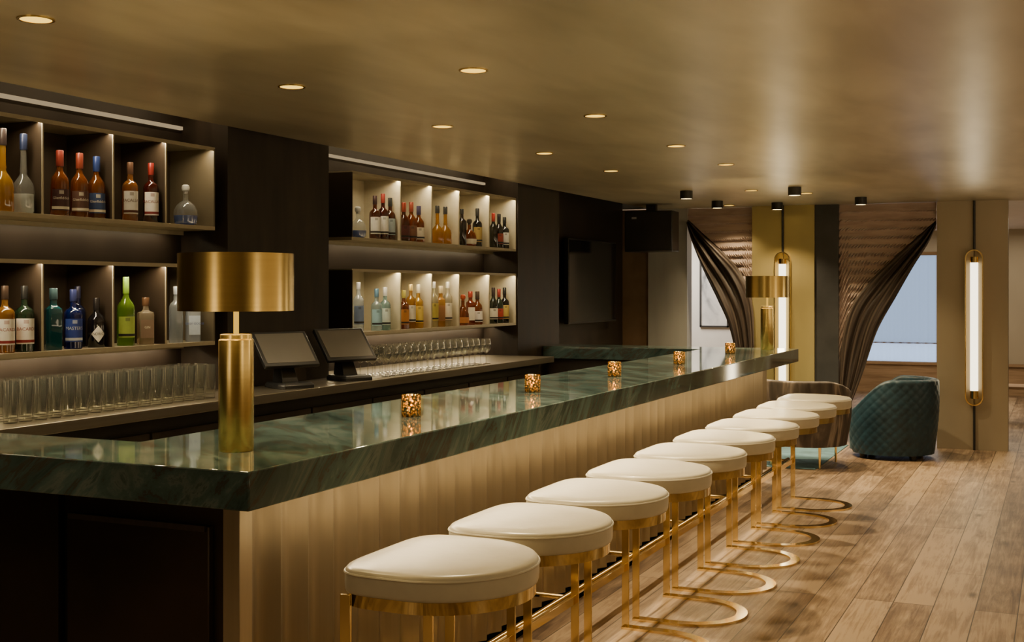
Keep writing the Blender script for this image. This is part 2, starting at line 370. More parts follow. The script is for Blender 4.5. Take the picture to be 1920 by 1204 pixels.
dr = obj('access_door', rel(MB().box(-2.80,-2.26,2.875,2.90,.03,.86), BO), M['panelend'], bar, bevel=.003)
obj('door_pull', rel(MB().box(-2.79,-2.27,2.868,2.877,.845,.862), BO), M['steeldark'], dr)
obj('return_panel', rel(MB().box(-4.02,-2.2,9.66,9.82,0,ZB-.001), BO), M['dark'], bar)
fro = obj('foot_rail', rel(MB().tube([(-1.98,3.0,.2),(-1.98,9.75,.2)], .016, 14), BO), M['brass'], bar)
for k in range(8):
    y = 3.1+k*.94
    obj('rail_bracket', rel(MB().tube([(-1.98,y,.2),(-2.18,y,.2)], .011, 10).tube([(-2.18,y,.2),(-2.17,y,.2)],.028,16), BO), M['brass'], fro)
light('AREA', 'bar_front_led', (-2.09, 6.35, ZB-.012), 38, (1,.76,.44), rot=(0, radians(-8), 0), shape='RECTANGLE', size=.03, size_y=6.7)
obj('light_channel', rel(MB().box(-2.12,-2.06,2.98,9.75,ZB-.010,ZB-.0005), BO), M['champ'], bar)

# back counter
BC=(-4.0,6,0)
bc = thing('back_counter', 'low steel-topped work counter along the dark wall behind the bar', 'counter', BC)
obj('worktop', rel(MB().box(-4.03,-3.66,3.04,8.95,.975,1.02).box(-4.34,-4.03,3.04,5.295,.975,1.02).box(-4.34,-4.03,6.285,8.95,.975,1.02), BC), M['steel'], bc, bevel=.002)
obj('carcass', rel(MB().box(-4.03,-3.78,3.04,8.95,0,.974), BC), M['darker'], bc)
for k in range(9):
    y = 3.08+k*.65
    d_ = obj('door', rel(MB().box(-3.78,-3.755,y,y+.63,.08,.90), BC), M['dark'], bc, bevel=.003)
    obj('handle', rel(MB().tube([(-3.735,y+.08,.85),(-3.735,y+.55,.85)], .008, 8).box(-3.756,-3.735,y+.1,y+.11,.845,.855).box(-3.756,-3.735,y+.52,y+.53,.845,.855), BC), M['steel'], d_)
UB=(-3.6,6,0)
ub = thing('bottle_rail', 'narrow steel ledge on legs in front of the back counter', 'rail', UB)
obj('tray', rel(MB().box(-3.72,-3.50,3.1,8.7,.80,.815).box(-3.51,-3.50,3.1,8.7,.815,.87), UB), M['steel'], ub)
for k in range(5):
    y = 3.2+k*1.33
    obj('leg', rel(MB().box(-3.54,-3.51,y,y+.03,0,.80), UB), M['steeldark'], ub)

# ================================================================= SHELVES
XF = -4.05
def shelf_unit(label, ycuts, z0, z1, mback, mdiv, mend):
    o = (XW, (ycuts[0]+ycuts[-1])/2, z0); fm = M['shelfm']
    u = thing('wall_shelf', label, 'shelf', o, 0, 'metal display shelves behind the bar')
    y0, y1 = ycuts[0], ycuts[-1]; th = .03
    obj('back_panel', rel(MB().box(XW+.001,XW+.012,y0,y1,z0,z1), o), mback, u)
    obj('shelf_board', rel(MB().box(XW+.012,XF,y0,y1,z0+.010,z0+th).box(XW+.09,XW+.095,y0,y1,z0-.012,z0+.010), o), fm, u, bevel=.001)
    obj('top_board', rel(MB().box(XW+.012,XF,y0,y1,z1-.008,z1).box(XF-.006,XF,y0+.010,y1-.010,z1-.018,z1-.008), o), fm, u)
    for k, yy in enumerate((y0, y1-.010)):
        obj('side_panel', rel(MB().box(XW+.012,XF,yy,yy+.010,z0+th,z1-.008), o), mend if k else M['shelfback'], u)
    for yy in ycuts[1:-1]:
        dv = obj('divider', rel(MB().box(XW+.012,XF-.007,yy-.003,yy+.003,z0+th,z1-.008), o), mdiv, u)
        obj('edge_strip', rel(MB().box(XF-.007,XF-.001,yy-.004,yy+.004,z0+th,z1-.018), o), fm, dv)
    obj('light_strip', rel(MB().box(XF-.03,XF-.01,y0+.02,y1-.02,z1-.011,z1-.0081), o), M['emstrip'], u)
LU = [3.2,3.6,4.02,4.455,4.825,5.205]; RU = [6.56,7.185,7.63,8.06,8.58,9.085]
SH = {}
for nm, cuts, z0, z1, bk, dv, me_, W in (('left upper', LU, 1.85, 2.295, 'shelfback', 'shelfback', 'shelfback2', 19), ('left lower', LU, 1.25, 1.68, 'shelfback', 'shelfback', 'shelfback2', 19),
                         ('right upper', RU, 1.85, 2.295, 'shelfin', 'shelfin', 'shelfin', 14), ('right lower', RU, 1.25, 1.68, 'shelfin', 'shelfin', 'shelfin', 14)):
    shelf_unit({'left upper':'upper champagne metal shelf unit left of the wide dark pier','left lower':'lower champagne metal shelf unit left of the wide dark pier, above tall glasses',
      'right upper':'upper champagne metal shelf unit right of the wide dark pier','right lower':'lower champagne metal shelf unit right of the pier, above stemmed glasses'}[nm], cuts, z0, z1, M[bk], M[dv], M[me_])
    SH[nm] = (cuts, z0+.03)
    ym = (cuts[0]+cuts[-1])/2; ln = cuts[-1]-cuts[0]-.06
    light('AREA', 'shelf_led', (XF-.02, ym, z1-.012), W, (1,.81,.50), rot=(0, radians(-12), 0), shape='RECTANGLE', size=.015, size_y=ln)
    light('AREA', 'wall_wash_led', (XW+.055, ym, z0+.002), 3 if 'upper' in nm else 8, (1,.79,.46), rot=(0, 0, 0), shape='RECTANGLE', size=.02, size_y=ln)
for i, (y0, y1) in enumerate(((-2.3, 5.29), (6.29, 9.09))):
    tag(obj('cove_light', MB().box(XW, XW+.02, y0, y1, 2.412, 2.430), M['emcove']),
        ('long glowing cove light strip above the left wall shelves', 'glowing cove light strip above the right wall shelves')[i], 'light strip')
    light('AREA', 'cove_led', (XW+.18, (y0+y1)/2, 2.55), 6*(y1-y0)/3, (1,.77,.44), shape='RECTANGLE', size=.05, size_y=y1-y0)

# ================================================================= BOTTLES
def bottle_profile(kind, H):
    P = {
     'spirit': ([(.034,0),(.037,.015),(.037,.56),(.0355,.60),(.031,.63),(.024,.655),(.017,.675),(.0135,.70),(.0128,.80)], .0150, 0, (.12,.50)),
     'scotch': ([(.038,0),(.041,.02),(.039,.46),(.038,.53),(.034,.58),(.026,.62),(.018,.66),(.0140,.69),(.0135,.76)], .0165, 0, (.08,.40)),
     'tall':   ([(.033,0),(.035,.015),(.035,.62),(.033,.655),(.026,.69),(.017,.72),(.0130,.745),(.0122,.86)], .0142, 0, (.15,.52)),
     'wine':   ([(.034,0),(.036,.015),(.036,.52),(.034,.57),(.027,.62),(.018,.67),(.0140,.71),(.0135,.76)], .0150, 0, (.12,.42)),
     'square': ([(.033,0),(.035,.015),(.035,.62),(.033,.66),(.023,.69),(.016,.71),(.0140,.73),(.0135,.82)], .0180, 5, (.14,.52)),
     'round':  ([(.040,0),(.052,.05),(.056,.20),(.053,.36),(.042,.48),(.026,.56),(.016,.60),(.0138,.64),(.0138,.78)], .0200, 0, (.08,.26)),
     'ornate': ([(.042,0),(.046,.03),(.045,.30),(.040,.37),(.027,.43),(.017,.47),(.0135,.50),(.0160,.53),(.0135,.56),(.0128,.66),(.0128,.80)], .0160, 0, None),
    }[kind]
    prof, rc, sq, lab = P
    return [(r, z*H) for r, z in prof], rc, sq, lab
def bottle(desc, kind, u, H, col, lab=None, cap=(.02,.02,.02), text=None, tcol=(.02,.02,.02), shelf='left upper', X=-4.11, body=.34, r=1, diamond=False, liquid=None):
    zb = SH[shelf][1]; cuts = SH[shelf][0]
    p = atX(u, 500, X); Y = p.y
    prof, rc, sq, lb = bottle_profile(kind, H); prof = [(a*r if i < len(prof)-3 else a, zz) for i, (a, zz) in enumerate(prof)]
    Rm = max(a for a, zz in prof)+.008
    for cpos in cuts:
        if abs(Y-cpos) < Rm: Y = cpos+(Rm if Y > cpos else -Rm)
    X = min(X, XF-.004-max(a for a, zz in prof)) if kind == 'round' else X
    b = thing('bottle', f"{desc}, {shelf} shelf", 'bottle', (X, Y, zb), 0, f'bottles on the {shelf} shelf')
    b.rotation_euler = (0,0,math.atan2(-Y, -X)*.75)
    obj('glass_body', MB().lathe(prof, 32, sq=sq), gm(col, body), b)
    nz = prof[-1][1]
    if kind == 'round':
        cp = MB().lathe([(.012,0),(.013,.010),(.019,.015),(.021,.028),(.018,.040),(.010,.045)], 20, (0,0,nz))
    else:
        cp = MB().lathe([(rc*.95,0),(rc,.004),(rc*1.0,H-nz-.003),(rc*.9,H-nz)], 20, (0,0,nz-.004))
    obj('cap', cp, paint(cap, .35, .3), b)
    if liquid:
        lz = H*.24; lp = [(a*.93, zz) for a, zz in prof if zz < lz]; lp = [(lp[0][0], .004)]+lp[1:]+[(lp[-1][0], lz)]
        obj('liquid', MB().lathe(lp, 24), gm(liquid, .8), b)
    if lab and lb:
        z0, z1 = lb[0]*H, lb[1]*H; R = max(a for a, zz in prof)*1.0+.0012
        half = radians(62)
        def rr(zz):
            for (a0, q0), (a1, q1) in zip(prof, prof[1:]):
                if q0 <= zz <= q1: return a0+(a1-a0)*(zz-q0)/(q1-q0)
            return R
        if sq: L_ = MB().box(R-.0005, R+.0008, -R*.8, R*.8, z0, z1)
        else: L_ = MB().grid(lambda a, c: ((rr(z0+(z1-z0)*c)+.0012)*cos(-half+2*half*a), (rr(z0+(z1-z0)*c)+.0012)*sin(-half+2*half*a), z0+(z1-z0)*c), 14, 4)
        if diamond:
            zc = (z0+z1)/2; hz = (z1-z0)*.55; q = .8
            L_ = MB().grid(lambda a, c: (R*cos((a-.5)*2*q*(1-abs(2*c-1))), R*sin((a-.5)*2*q*(1-abs(2*c-1))), zc+hz*(2*c-1)), 10, 10)
        lo = obj('label', L_, paint(lab, .6), b)
        if not sq and not diamond and kind != 'round':
            obj('label_band', MB().grid(lambda a, c: ((rr(z0+.01)+.0018)*cos(-half+2*half*a), (rr(z0+.01)+.0018)*sin(-half+2*half*a), z0+.006+.012*c), 14, 1), paint(tcol, .6), lo)
            cc = tuple(.5*a_+.5*b_ for a_, b_ in zip(lab, tcol))
            obj('label_crest', MB().grid(lambda a, c: ((rr(z1-.012)+.0018)*cos(-.25+.5*a), (rr(z1-.012)+.0018)*sin(-.25+.5*a), z1-.022+.016*c), 6, 1), paint(cc, .6), lo)
        if text:
            R2 = R+.0016; zc = z0+(z1-z0)*(.58 if not diamond else .5)
            if sq: text_mesh('lettering', text, .016, paint(tcol, .6), lo, lambda x, y: (R2, x, zc+y))
            else: text_mesh('lettering', text, .020 if len(text) < 9 else .0175, paint(tcol, .6), lo, lambda x, y: (R2*cos(x/R2), R2*sin(x/R2), zc+y))
    return b
AM=(.40,.12,.015); AMD=(.22,.05,.010); GO=(.70,.42,.06); CL=(.85,.88,.86); RD=(.16,.02,.012); CRM=(.75,.70,.58); WH=(.85,.83,.78)
S1='left upper'
bottle('tall golden bottle with a black stopper at the photo edge','ornate',5,.36,GO,cap=(.03,.02,.02),shelf=S1)
bottle('clear engraved bottle with a dark blue stopper','ornate',46,.35,CL,cap=(.02,.03,.08),shelf=S1,body=.1,liquid=(.7,.72,.7))
bottle('amber bottle with dark label and red foil, left of three','scotch',112,.30,AM,(.06,.02,.02),(.20,.03,.02),'Glenfiddich',CRM,S1)
bottle('amber bottle with brown label, middle of three','scotch',149,.30,AM,(.10,.045,.03),(.22,.04,.02),'Glenfiddich',CRM,S1)
bottle('amber whisky bottle with blue label and blue foil','scotch',184,.295,AM,(.03,.06,.16),(.02,.04,.16),'Glenfiddich',CRM,S1)
bottle('pale amber bottle with a white label','spirit',244,.29,(.5,.22,.06),(.78,.76,.72),(.10,.05,.03),'MACALLAN',(.1,.03,.02),S1)
bottle('red amber bottle with white label and red foil','spirit',283,.30,RD,(.8,.76,.72),(.22,.02,.015),'MACALLAN',(.2,.02,.02),S1)
bottle('round clear decanter with blue base and a glass stopper','round',350,.212,CL,None,(.5,.5,.48),shelf=S1,body=.1,liquid=(.08,.16,.45),r=1.12)
S1='left lower'
bottle('golden rum bottle with white label at the photo edge','spirit',9,.29,(.55,.28,.05),WH,(.05,.03,.02),'BACARDI',(.25,.02,.02),S1,r=1.1)
bottle('dark green rum bottle with white label','spirit',47,.29,(.05,.12,.06),WH,(.02,.02,.02),'BACARDI',(.25,.02,.02),S1,r=1.1)
bottle('teal gin bottle','square',100,.28,(.02,.22,.26),None,(.05,.1,.12),shelf=S1)
bottle('cobalt blue gin bottle with silver lettering','spirit',137,.275,(.01,.03,.25),(.02,.05,.3),(.03,.04,.15),"MASTER'S",(.6,.65,.75),S1,r=1.1)
bottle('dark blue bottle standing behind the cobalt one','spirit',156,.29,(.02,.03,.12),None,(.02,.02,.05),shelf=S1,X=-4.23)
bottle('black gin bottle with white diamond label','wine',181,.235,(.010,.009,.012),(.75,.73,.68),(.015,.012,.012),"HENDRICK'S",(.03,.03,.03),S1,r=1.1,body=.9,diamond=True)
bottle('bright green slim bottle with green cap','wine',236,.335,(.30,.50,.05),(.45,.60,.12),(.25,.45,.05),shelf=S1,r=1.15)
bottle('squat clear bottle with dark square label','square',273,.235,(.7,.6,.45),(.20,.13,.09),(.12,.06,.03),'GIN',CRM,S1,body=.3,r=1.1)
bottle('frosted clear vodka bottle half behind the lamp shade','tall',330,.29,(.70,.75,.80),None,(.5,.55,.6),shelf=S1,body=.3)
bottle('frosted vodka bottle with pale blue label','square',362,.26,(.70,.76,.85),(.55,.65,.80),(.3,.35,.45),'GREY GOOSE',(.1,.15,.4),S1,body=.5)
S1='right upper'
bottle('round clear decanter with blue base','round',671,.20,CL,None,(.5,.5,.48),shelf=S1,body=.15,liquid=(.08,.16,.45))
bottle('slim amber bottle with white label','spirit',703,.29,AMD,WH,(.04,.02,.02),shelf=S1)
bottle('tallest red bottle with white label','spirit',718,.31,RD,WH,(.25,.03,.02),shelf=S1)
bottle('brown bottle with pale blue label','spirit',734,.29,AMD,(.45,.55,.6),(.03,.03,.03),shelf=S1,r=.95)
bottle('dark red bottle with red foil, left of three','scotch',757,.27,AMD,(.12,.03,.03),(.3,.05,.03),shelf=S1)
bottle('amber bottle with brown label, middle of three','scotch',771,.28,AM,(.2,.09,.05),(.25,.05,.03),shelf=S1)
bottle('amber bottle with white label, right of three','scotch',785,.26,AM,CRM,(.05,.04,.1),shelf=S1)
bottle('golden bottle with black stopper, left of a pair','ornate',820,.28,GO,cap=(.03,.03,.03),shelf=S1)
bottle('golden bottle with black stopper, right of a pair','ornate',835,.28,GO,cap=(.03,.03,.03),shelf=S1)
bottle('slim dark bottle with dark cap','tall',866,.28,(.03,.02,.02),None,(.02,.02,.02),shelf=S1,body=.8)
bottle('short amber flask with cream label','round',880,.21,AM,CRM,(.04,.03,.02),shelf=S1)
bottle('black bottle with gold label','spirit',895,.30,(.012,.01,.01),(.4,.28,.08),(.02,.02,.02),shelf=S1,body=.9)
bottle('dark bottle with red foil','wine',925,.28,(.02,.02,.015),None,(.3,.03,.02),shelf=S1,body=.85)
bottle('dark bottle with red label and black foil','wine',935.5,.28,(.02,.015,.012),(.3,.05,.03),(.02,.02,.02),shelf=S1,body=.85)
bottle('dark bottle with white label at the shelf end','spirit',946,.26,(.02,.02,.02),WH,(.02,.02,.02),shelf=S1,body=.85)
S1='right lower'
bottle('frosted tall vodka bottle with blue mark','tall',672,.32,(.72,.76,.8),(.25,.35,.6),(.5,.5,.52),shelf=S1,body=.3)
bottle('clear bottle with pale blue label','spirit',706,.28,(.6,.72,.75),(.3,.5,.6),(.1,.2,.3),shelf=S1,body=.3)
bottle('clear bottle with teal and white label','spirit',722,.29,(.5,.68,.7),(.65,.75,.72),(.6,.6,.6),shelf=S1,body=.3)
bottle('amber bottle with orange label','spirit',757,.27,AM,(.6,.25,.06),(.5,.45,.1),shelf=S1)
bottle('golden tall bottle with cream label','tall',770,.31,(.6,.36,.08),CRM,(.8,.6,.2),shelf=S1)
bottle('yellow bottle with yellow label','spirit',784,.31,(.8,.55,.1),(.75,.55,.1),(.7,.65,.5),shelf=S1)
bottle('clear bottle with yellow band','tall',813,.33,(.75,.7,.5),(.6,.5,.1),(.6,.6,.6),shelf=S1,body=.3)
bottle('golden bottle with brown label','square',826,.30,(.7,.45,.12),(.3,.14,.05),(.6,.5,.3),shelf=S1,r=.9)
bottle('tall pale bottle with cream label','tall',839,.33,(.78,.74,.6),CRM,(.6,.58,.5),shelf=S1,body=.3)
bottle('squat amber bottle with orange seal','round',868,.24,AM,(.6,.25,.08),(.35,.06,.02),shelf=S1,r=.85)
bottle('red amber bottle with cream label','square',882,.26,(.4,.08,.02),CRM,(.3,.04,.02),shelf=S1,r=.9)
bottle('amber bottle with white label','scotch',895,.26,AM,WH,(.05,.03,.02),shelf=S1)
bottle('dark bottle with narrow white label','wine',925,.29,(.02,.03,.02),WH,(.03,.02,.02),shelf=S1,body=.85)
bottle('dark green bottle with red seal','wine',935.5,.28,(.03,.05,.03),(.5,.06,.03),(.25,.03,.02),shelf=S1,body=.8)
bottle('black bottle with yellow label at the shelf end','spirit',946,.29,(.015,.012,.01),(.6,.45,.12),(.02,.02,.02),shelf=S1,body=.9)

# ================================================================= GLASSES on the back counter
ZW = 1.02
hb = MB().lathe([(.026,0),(.0275,.004),(.032,.165),(.0305,.165),(.0262,.02),(.001,.017)], 22, capt=False)
g0 = tag(obj('highball_glass', hb, M['clear']), 'tall clear highball glass in the rows under the left lower shelf', 'glass', 'highball glasses in rows')
k = 0
for r_ in range(3):
    for i in range(17):
        x = -3.80-.078*r_; y = 3.60+i*.0775+(.03 if r_ == 1 else 0)
        o = g0 if k == 0 else g0.copy()
        if k: COL.objects.link(o)
        o.location = (x, y, ZW); k += 1
wg = MB().lathe([(.033,0),(.033,.002),(.006,.006),(.0038,.012),(.0038,.075),(.012,.083),(.028,.100),(.036,.125),(.035,.150),(.030,.182),(.0288,.182),(.0335,.150),(.0345,.126),(.027,.104),(.008,.088)], 24)
g1 = tag(obj('wine_glass', wg, M['clear']), 'clear stemmed wine glass in the rows under the right lower shelf', 'glass', 'stemmed glasses in rows')
k = 0
for r_ in range(3):
    for i in range(17):
        x = -3.74-.10*r_; y = 6.44+i*.089+.02*r_
        o = g1 if k == 0 else g1.copy()
        if k: COL.objects.link(o)
        o.location = (x, y, ZW); k += 1

# ================================================================= POS TERMINALS
def pos(label, loc, rz):
    t = thing('point_of_sale_terminal', label, 'terminal', loc, rz, 'tablet style tills on the back counter')
    base = MB().rings([[(x*s_, y*s_, z) for x, y in ((-.09,-.085),(.09,-.11),(.13,-.09),(.13,.09),(.09,.11),(-.09,.085))] for z, s_ in ((0,1),(.018,1),(.030,.9))])
    obj('base', base, M['black'], t, bevel=.003)
    st = MB().rings([[(-.07,-.05,.028),(.04,-.05,.028),(.04,.05,.028),(-.07,.05,.028)],[(-.06,-.04,.17),(.0,-.04,.13),(.0,.04,.13),(-.06,.04,.17)]])
    obj('stand', st, M['black'], t, bevel=.004)
    a = radians(42); hh = .12; cz = .205; cx = -.02
    def tr(px, py, pz): return (cx+px*cos(a)-pz*sin(a), py, cz+px*sin(a)+pz*cos(a))
    def bx(x0,x1,y0,y1,z0,z1):
        q = MB().box(x0,x1,y0,y1,z0,z1); q.v = [tr(*v) for v in q.v]; return q
    obj('screen_housing', bx(-.016,.008,-.17,.17,-hh,hh), M['black'], t, bevel=.004)
    obj('display', bx(.008,.0095,-.15,.15,-hh+.022,hh-.015), M['screen'], t)
    return t
pos('black till with tilted grey screen, nearer of the two', (-3.83, 5.54, ZW), radians(-24))
pos('black till with tilted grey screen, beside the stemmed glasses', (-3.83, 6.15, ZW), radians(-24))

# ================================================================= LAMPS ON BAR
def lamp(label, loc):
    t = thing('table_lamp', label, 'lamp', loc, 0, 'brass table lamps on the bar')
    obj('lamp_base', MB().lathe([(.051,0),(.052,.003),(.052,.330),(.047,.334),(.047,.346),(.044,.348)], 40), M['brassb'], t)
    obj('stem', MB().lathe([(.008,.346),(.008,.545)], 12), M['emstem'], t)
    sh = MB().lathe([(.170,.417),(.170,.587),(.167,.587),(.167,.417),(.170,.417)], 64, capb=False, capt=False)
    s_ = obj('lamp_shade', sh, M['brassb'], t)
    obj('shade_lining', MB().lathe([(.1665,.418),(.1665,.586)], 64, capb=False, capt=False), M['inner'], s_)
    obj('shade_spider', MB().box(-.167,.167,-.003,.003,.54,.546).box(-.003,.003,-.167,.167,.54,.546), M['brass'], s_)
    obj('bulb', MB().lathe([(.012,.435),(.022,.45),(.022,.50),(.01,.525)], 16), M['emwarm'], t)
    return t
l1 = (-2.245, 2.985, ZT); l2 = (-2.14, 9.72, ZT)
lamp('large brushed brass table lamp at the near corner of the bar', l1)
lamp('brushed brass table lamp at the far end of the bar', l2)
for l in (l1, l2):
    for dx, dy in ((.07,-.10),(-.05,-.11)):
        light('POINT', 'lamp_bulb', (l[0]+dx, l[1]+dy, l[2]+.43), 8, (1,.72,.30), shadow_soft_size=.015)

# candles
cl = ['nearest amber mosaic candle holder on the bar', 'amber mosaic candle holder, second from the near lamp', 'amber mosaic candle holder in the middle of the five',
      'amber mosaic candle holder, second from the far lamp', 'farthest amber mosaic candle holder, before the far lamp']
def candle(label, loc):
    t = thing('candle_holder', label, 'candle holder', loc, 0, 'amber candle holders along the bar')
    obj('glass_cup', MB().lathe([(.035,0),(.037,.004),(.037,.080),(.034,.081),(.034,.008),(.001,.006)], 24, capt=False), M['mosaic'], t)
    obj('candle', MB().lathe([(.024,.008),(.024,.028),(.002,.029)], 16), M['wax'], t)
    obj('flame', MB().lathe([(.002,.031),(.010,.040),(.009,.054),(.001,.068)], 12), M['emflame'], t)
    return t
cpos = [(-2.25,4.07),(-2.26,5.26),(-2.25,6.38),(-2.24,7.60),(-2.26,9.0)]
c0 = None
for lb, (x, y) in zip(cl, cpos):
    if c0 is None: c0 = candle(lb, (x,y,ZT))
    else: dup(c0, (x,y,ZT), None, lb)
    light('POINT', 'candle_flame', (x,y,ZT+.074), .3, (1,.70,.28), shadow_soft_size=.006)

# ================================================================= STOOLS
def dshape(s_, z, n=84, ox=0):
    out = []
    for i in range(n):
        a = 2*pi*i/n; c, q = cos(a), sin(a)
        if c >= 0: x, y = .27*c, .278*q
        else:
            e = 2/5.0
            x = -.22*abs(c)**e; y = .278*(abs(q)**e)*(1 if q >= 0 else -1)
        out.append((x*s_+ox, y*s_, z))
    return out
def stool(label, loc):
    t = thing('bar_stool', label, 'stool', loc, 0, 'ivory and brass bar stools along the bar')
    rs = [dshape(.962,.706),dshape(.988,.708),dshape(.998,.716),dshape(1.002,.731),dshape(1.002,.755),dshape(.998,.765),dshape(.990,.772),dshape(.972,.777),dshape(.92,.779),dshape(.6,.780),dshape(.1,.7805)]
    se = obj('seat', MB().rings(rs), M['leather'], t, ang=60)
    obj('seam', MB().tube([(x,y,.763) for x,y,z in dshape(1.001,.763)], .0038, 6, closed=True), M['leather'], se)
    obj('seat_band', MB().rings([dshape(.968,.672), dshape(.968,.706)]), M['brass'], t, ang=40)
    pts = [(-.2,-.24),(0,-.24)]+[(.25*sin(pi*k/24), -.24*cos(pi*k/24)) for k in range(1,24)]+[(0,.24),(-.2,.24)]
    obj('base', MB().strap(pts, .052, 0, .011), M['brassbase'], t, ang=30)
    for sg in (-1, 1):
        y = .2435*sg
        obj('leg', MB().box(-.205,-.172,y-.005,y+.005,.0,.70), M['brassbase'], t, bevel=.001)
    obj('footrest', MB().box(-.192,-.183,-.2385,.2385,.262,.296), M['brassbase'], t, bevel=.001)
    return t
ords = ['nearest ivory leather bar stool, closest to the viewer','second ivory bar stool from the near end','third ivory bar stool from the near end','fourth ivory bar stool from the near end',
 'fifth ivory bar stool from the near end','fifth ivory bar stool from the far end','fourth ivory bar stool from the far end','third ivory bar stool from the far end','second ivory bar stool from the far end','farthest ivory bar stool, by the streaked armchair']
s0 = None
for i, lb in enumerate(ords):
    loc = (-1.632, 3.16+i*.637, 0)
    if s0 is None: s0 = stool(lb, loc)
    else: dup(s0, loc, None, lb)

# ================================================================= CEILING LIGHTS
def downlight(label, loc):
    t = thing('recessed_downlight', label, 'ceiling light', loc, 0, 'recessed ceiling downlights')
    obj('trim_ring', MB().lathe([(.058,0),(.058,-.004),(.049,-.004),(.049,0)], 32, capb=False, capt=False), M['brassb'], t)
    obj('lens', MB().lathe([(.0495,-.0015),(.0495,-.0025)], 32), M['emlens'], t)
    return t
d0 = None
dl = [(-2.97,2.917,'round recessed downlight at the upper left corner of the ceiling'),(-2.97,4.33,'recessed downlight in the left row, second from the viewer'),(-2.97,5.71,'recessed downlight in the left row, third from the viewer'),
 (-2.97,7.10,'recessed downlight in the left row, fourth from the viewer'),(-2.97,8.35,'recessed downlight in the left row, fifth from the viewer'),
 (-2.10,4.30,'largest looking recessed downlight in the row above the countertop'),(-2.10,5.67,'recessed downlight above the countertop, second from the viewer'),(-2.10,7.06,'recessed downlight above the countertop, third from the viewer'),
 (-2.10,8.25,'recessed downlight above the countertop, fourth from the viewer'),(-2.45,10.5,'small recessed downlight past the end of the bar')]
for u, v, lb in ((1367,385,'faint recessed downlight left of the far gold panel'),(1512,362,'small recessed downlight beside a black ceiling spot')):
    p = atZ(u, v, HC); dl.append((p.x, p.y, lb))
for x, y, lb in dl:
    if d0 is None: d0 = downlight(lb, (x,y,HC))
    else: dup(d0, (x,y,HC), None, lb)
    light('SPOT', 'downlight_beam', (x,y,HC-.02), 185 if x > -2.8 else 38, WARM, spot_size=radians(105), spot_blend=.7, shadow_soft_size=.03)
for x, y in ((-.15,1.8),(.1,4.3),(.1,6.5),(.1,8.7),(.1,10.8),(-2.1,1.5),(-2.97,1.2)):
    light('SPOT', 'unseen_downlight', (x,y,HC-.02), 10, WARM, spot_size=radians(120), spot_blend=.8, shadow_soft_size=.05)  # assumed spots out of view, added as floor fill without fittings
for i, (u, v, lb) in enumerate(((1287,358,'leftmost black cylinder ceiling spot'),(1345,377,'black ceiling spot, second from the left'),(1457,380,'black ceiling spot above the far brass lamp'),
       (1490,351,'largest looking black cylinder ceiling spot'),(1614,370,'rightmost black cylinder ceiling spot'))):
    p = atZ(u, v, HC)
    if i == 0:
        t = thing('ceiling_spot', lb, 'ceiling light', (p.x,p.y,HC), 0, 'black surface mounted ceiling spots')
        obj('housing', MB().lathe([(.055,0),(.055,-.07),(.048,-.07),(.048,-.05),(.001,-.048)], 28, capt=False), M['black'], t)
        obj('lens', MB().lathe([(.047,-.060),(.047,-.068)], 24), M['emwarm'], t); sp = t
    else: dup(sp, (p.x,p.y,HC), None, lb)
    light('SPOT', 'spot_beam', (p.x,p.y,HC-.08), 80, WARM, spot_size=radians(110), spot_blend=.6, shadow_soft_size=.04)

# ================================================================= SCONCES
def sconce(label, x, y):
    t = thing('wall_sconce', label, 'wall light', (x, y, 0), 0, 'vertical tube wall lights')
    z0, z1, w = .43, 1.935, .082
    path = [(w*cos(a), z1-w+w*sin(a)) for a in [pi*k/14 for k in range(15)]]+[(w*cos(a), z0+w+w*sin(a)) for a in [pi+pi*k/14 for k in range(15)]]
    R_in = []; zm = (z0+z1)/2; hz = (z1-z0)/2
    for (s_, yy) in ((1,-.06),(1,0),(.88,0),(.88,-.06)):
        R_in.append([(px*s_, yy, (pz-zm)*(1-(1-s_)*w/hz)+zm) for px,pz in path])
    R_in.append(R_in[0])
    obj('frame', MB().rings(R_in, False, False), M['brassbase'], t)
    obj('glass_tube', MB().lathe([(.036,z0+.145),(.036,z1-.125)], 24, (0,-.04,0)), M['emtube'], t)
    for za, zb in ((z0+.07,z0+.145),(z1-.125,z1-.07)):
        obj('end_cap', MB().lathe([(.039,za),(.039,zb)], 24, (0,-.04,0)), M['brass'], t)
    for za, zb in ((0,z0),(z1,HC)):
        obj('rod', MB().lathe([(.011,za),(.011,zb)], 12, (0,-.022,0)), M['black'], t)
    light('AREA', 'sconce_glow', (x, y-.10, zm), 2.5, (1,.82,.50), rot=(radians(-90),0,0), shape='RECTANGLE', size=.07, size_y=1.2)
sconce('tall brass framed tube light on the tan wall panel at right', -.767, YB)
sconce('tall brass framed tube light behind the far brass lamp', -2.60, YB-.05)

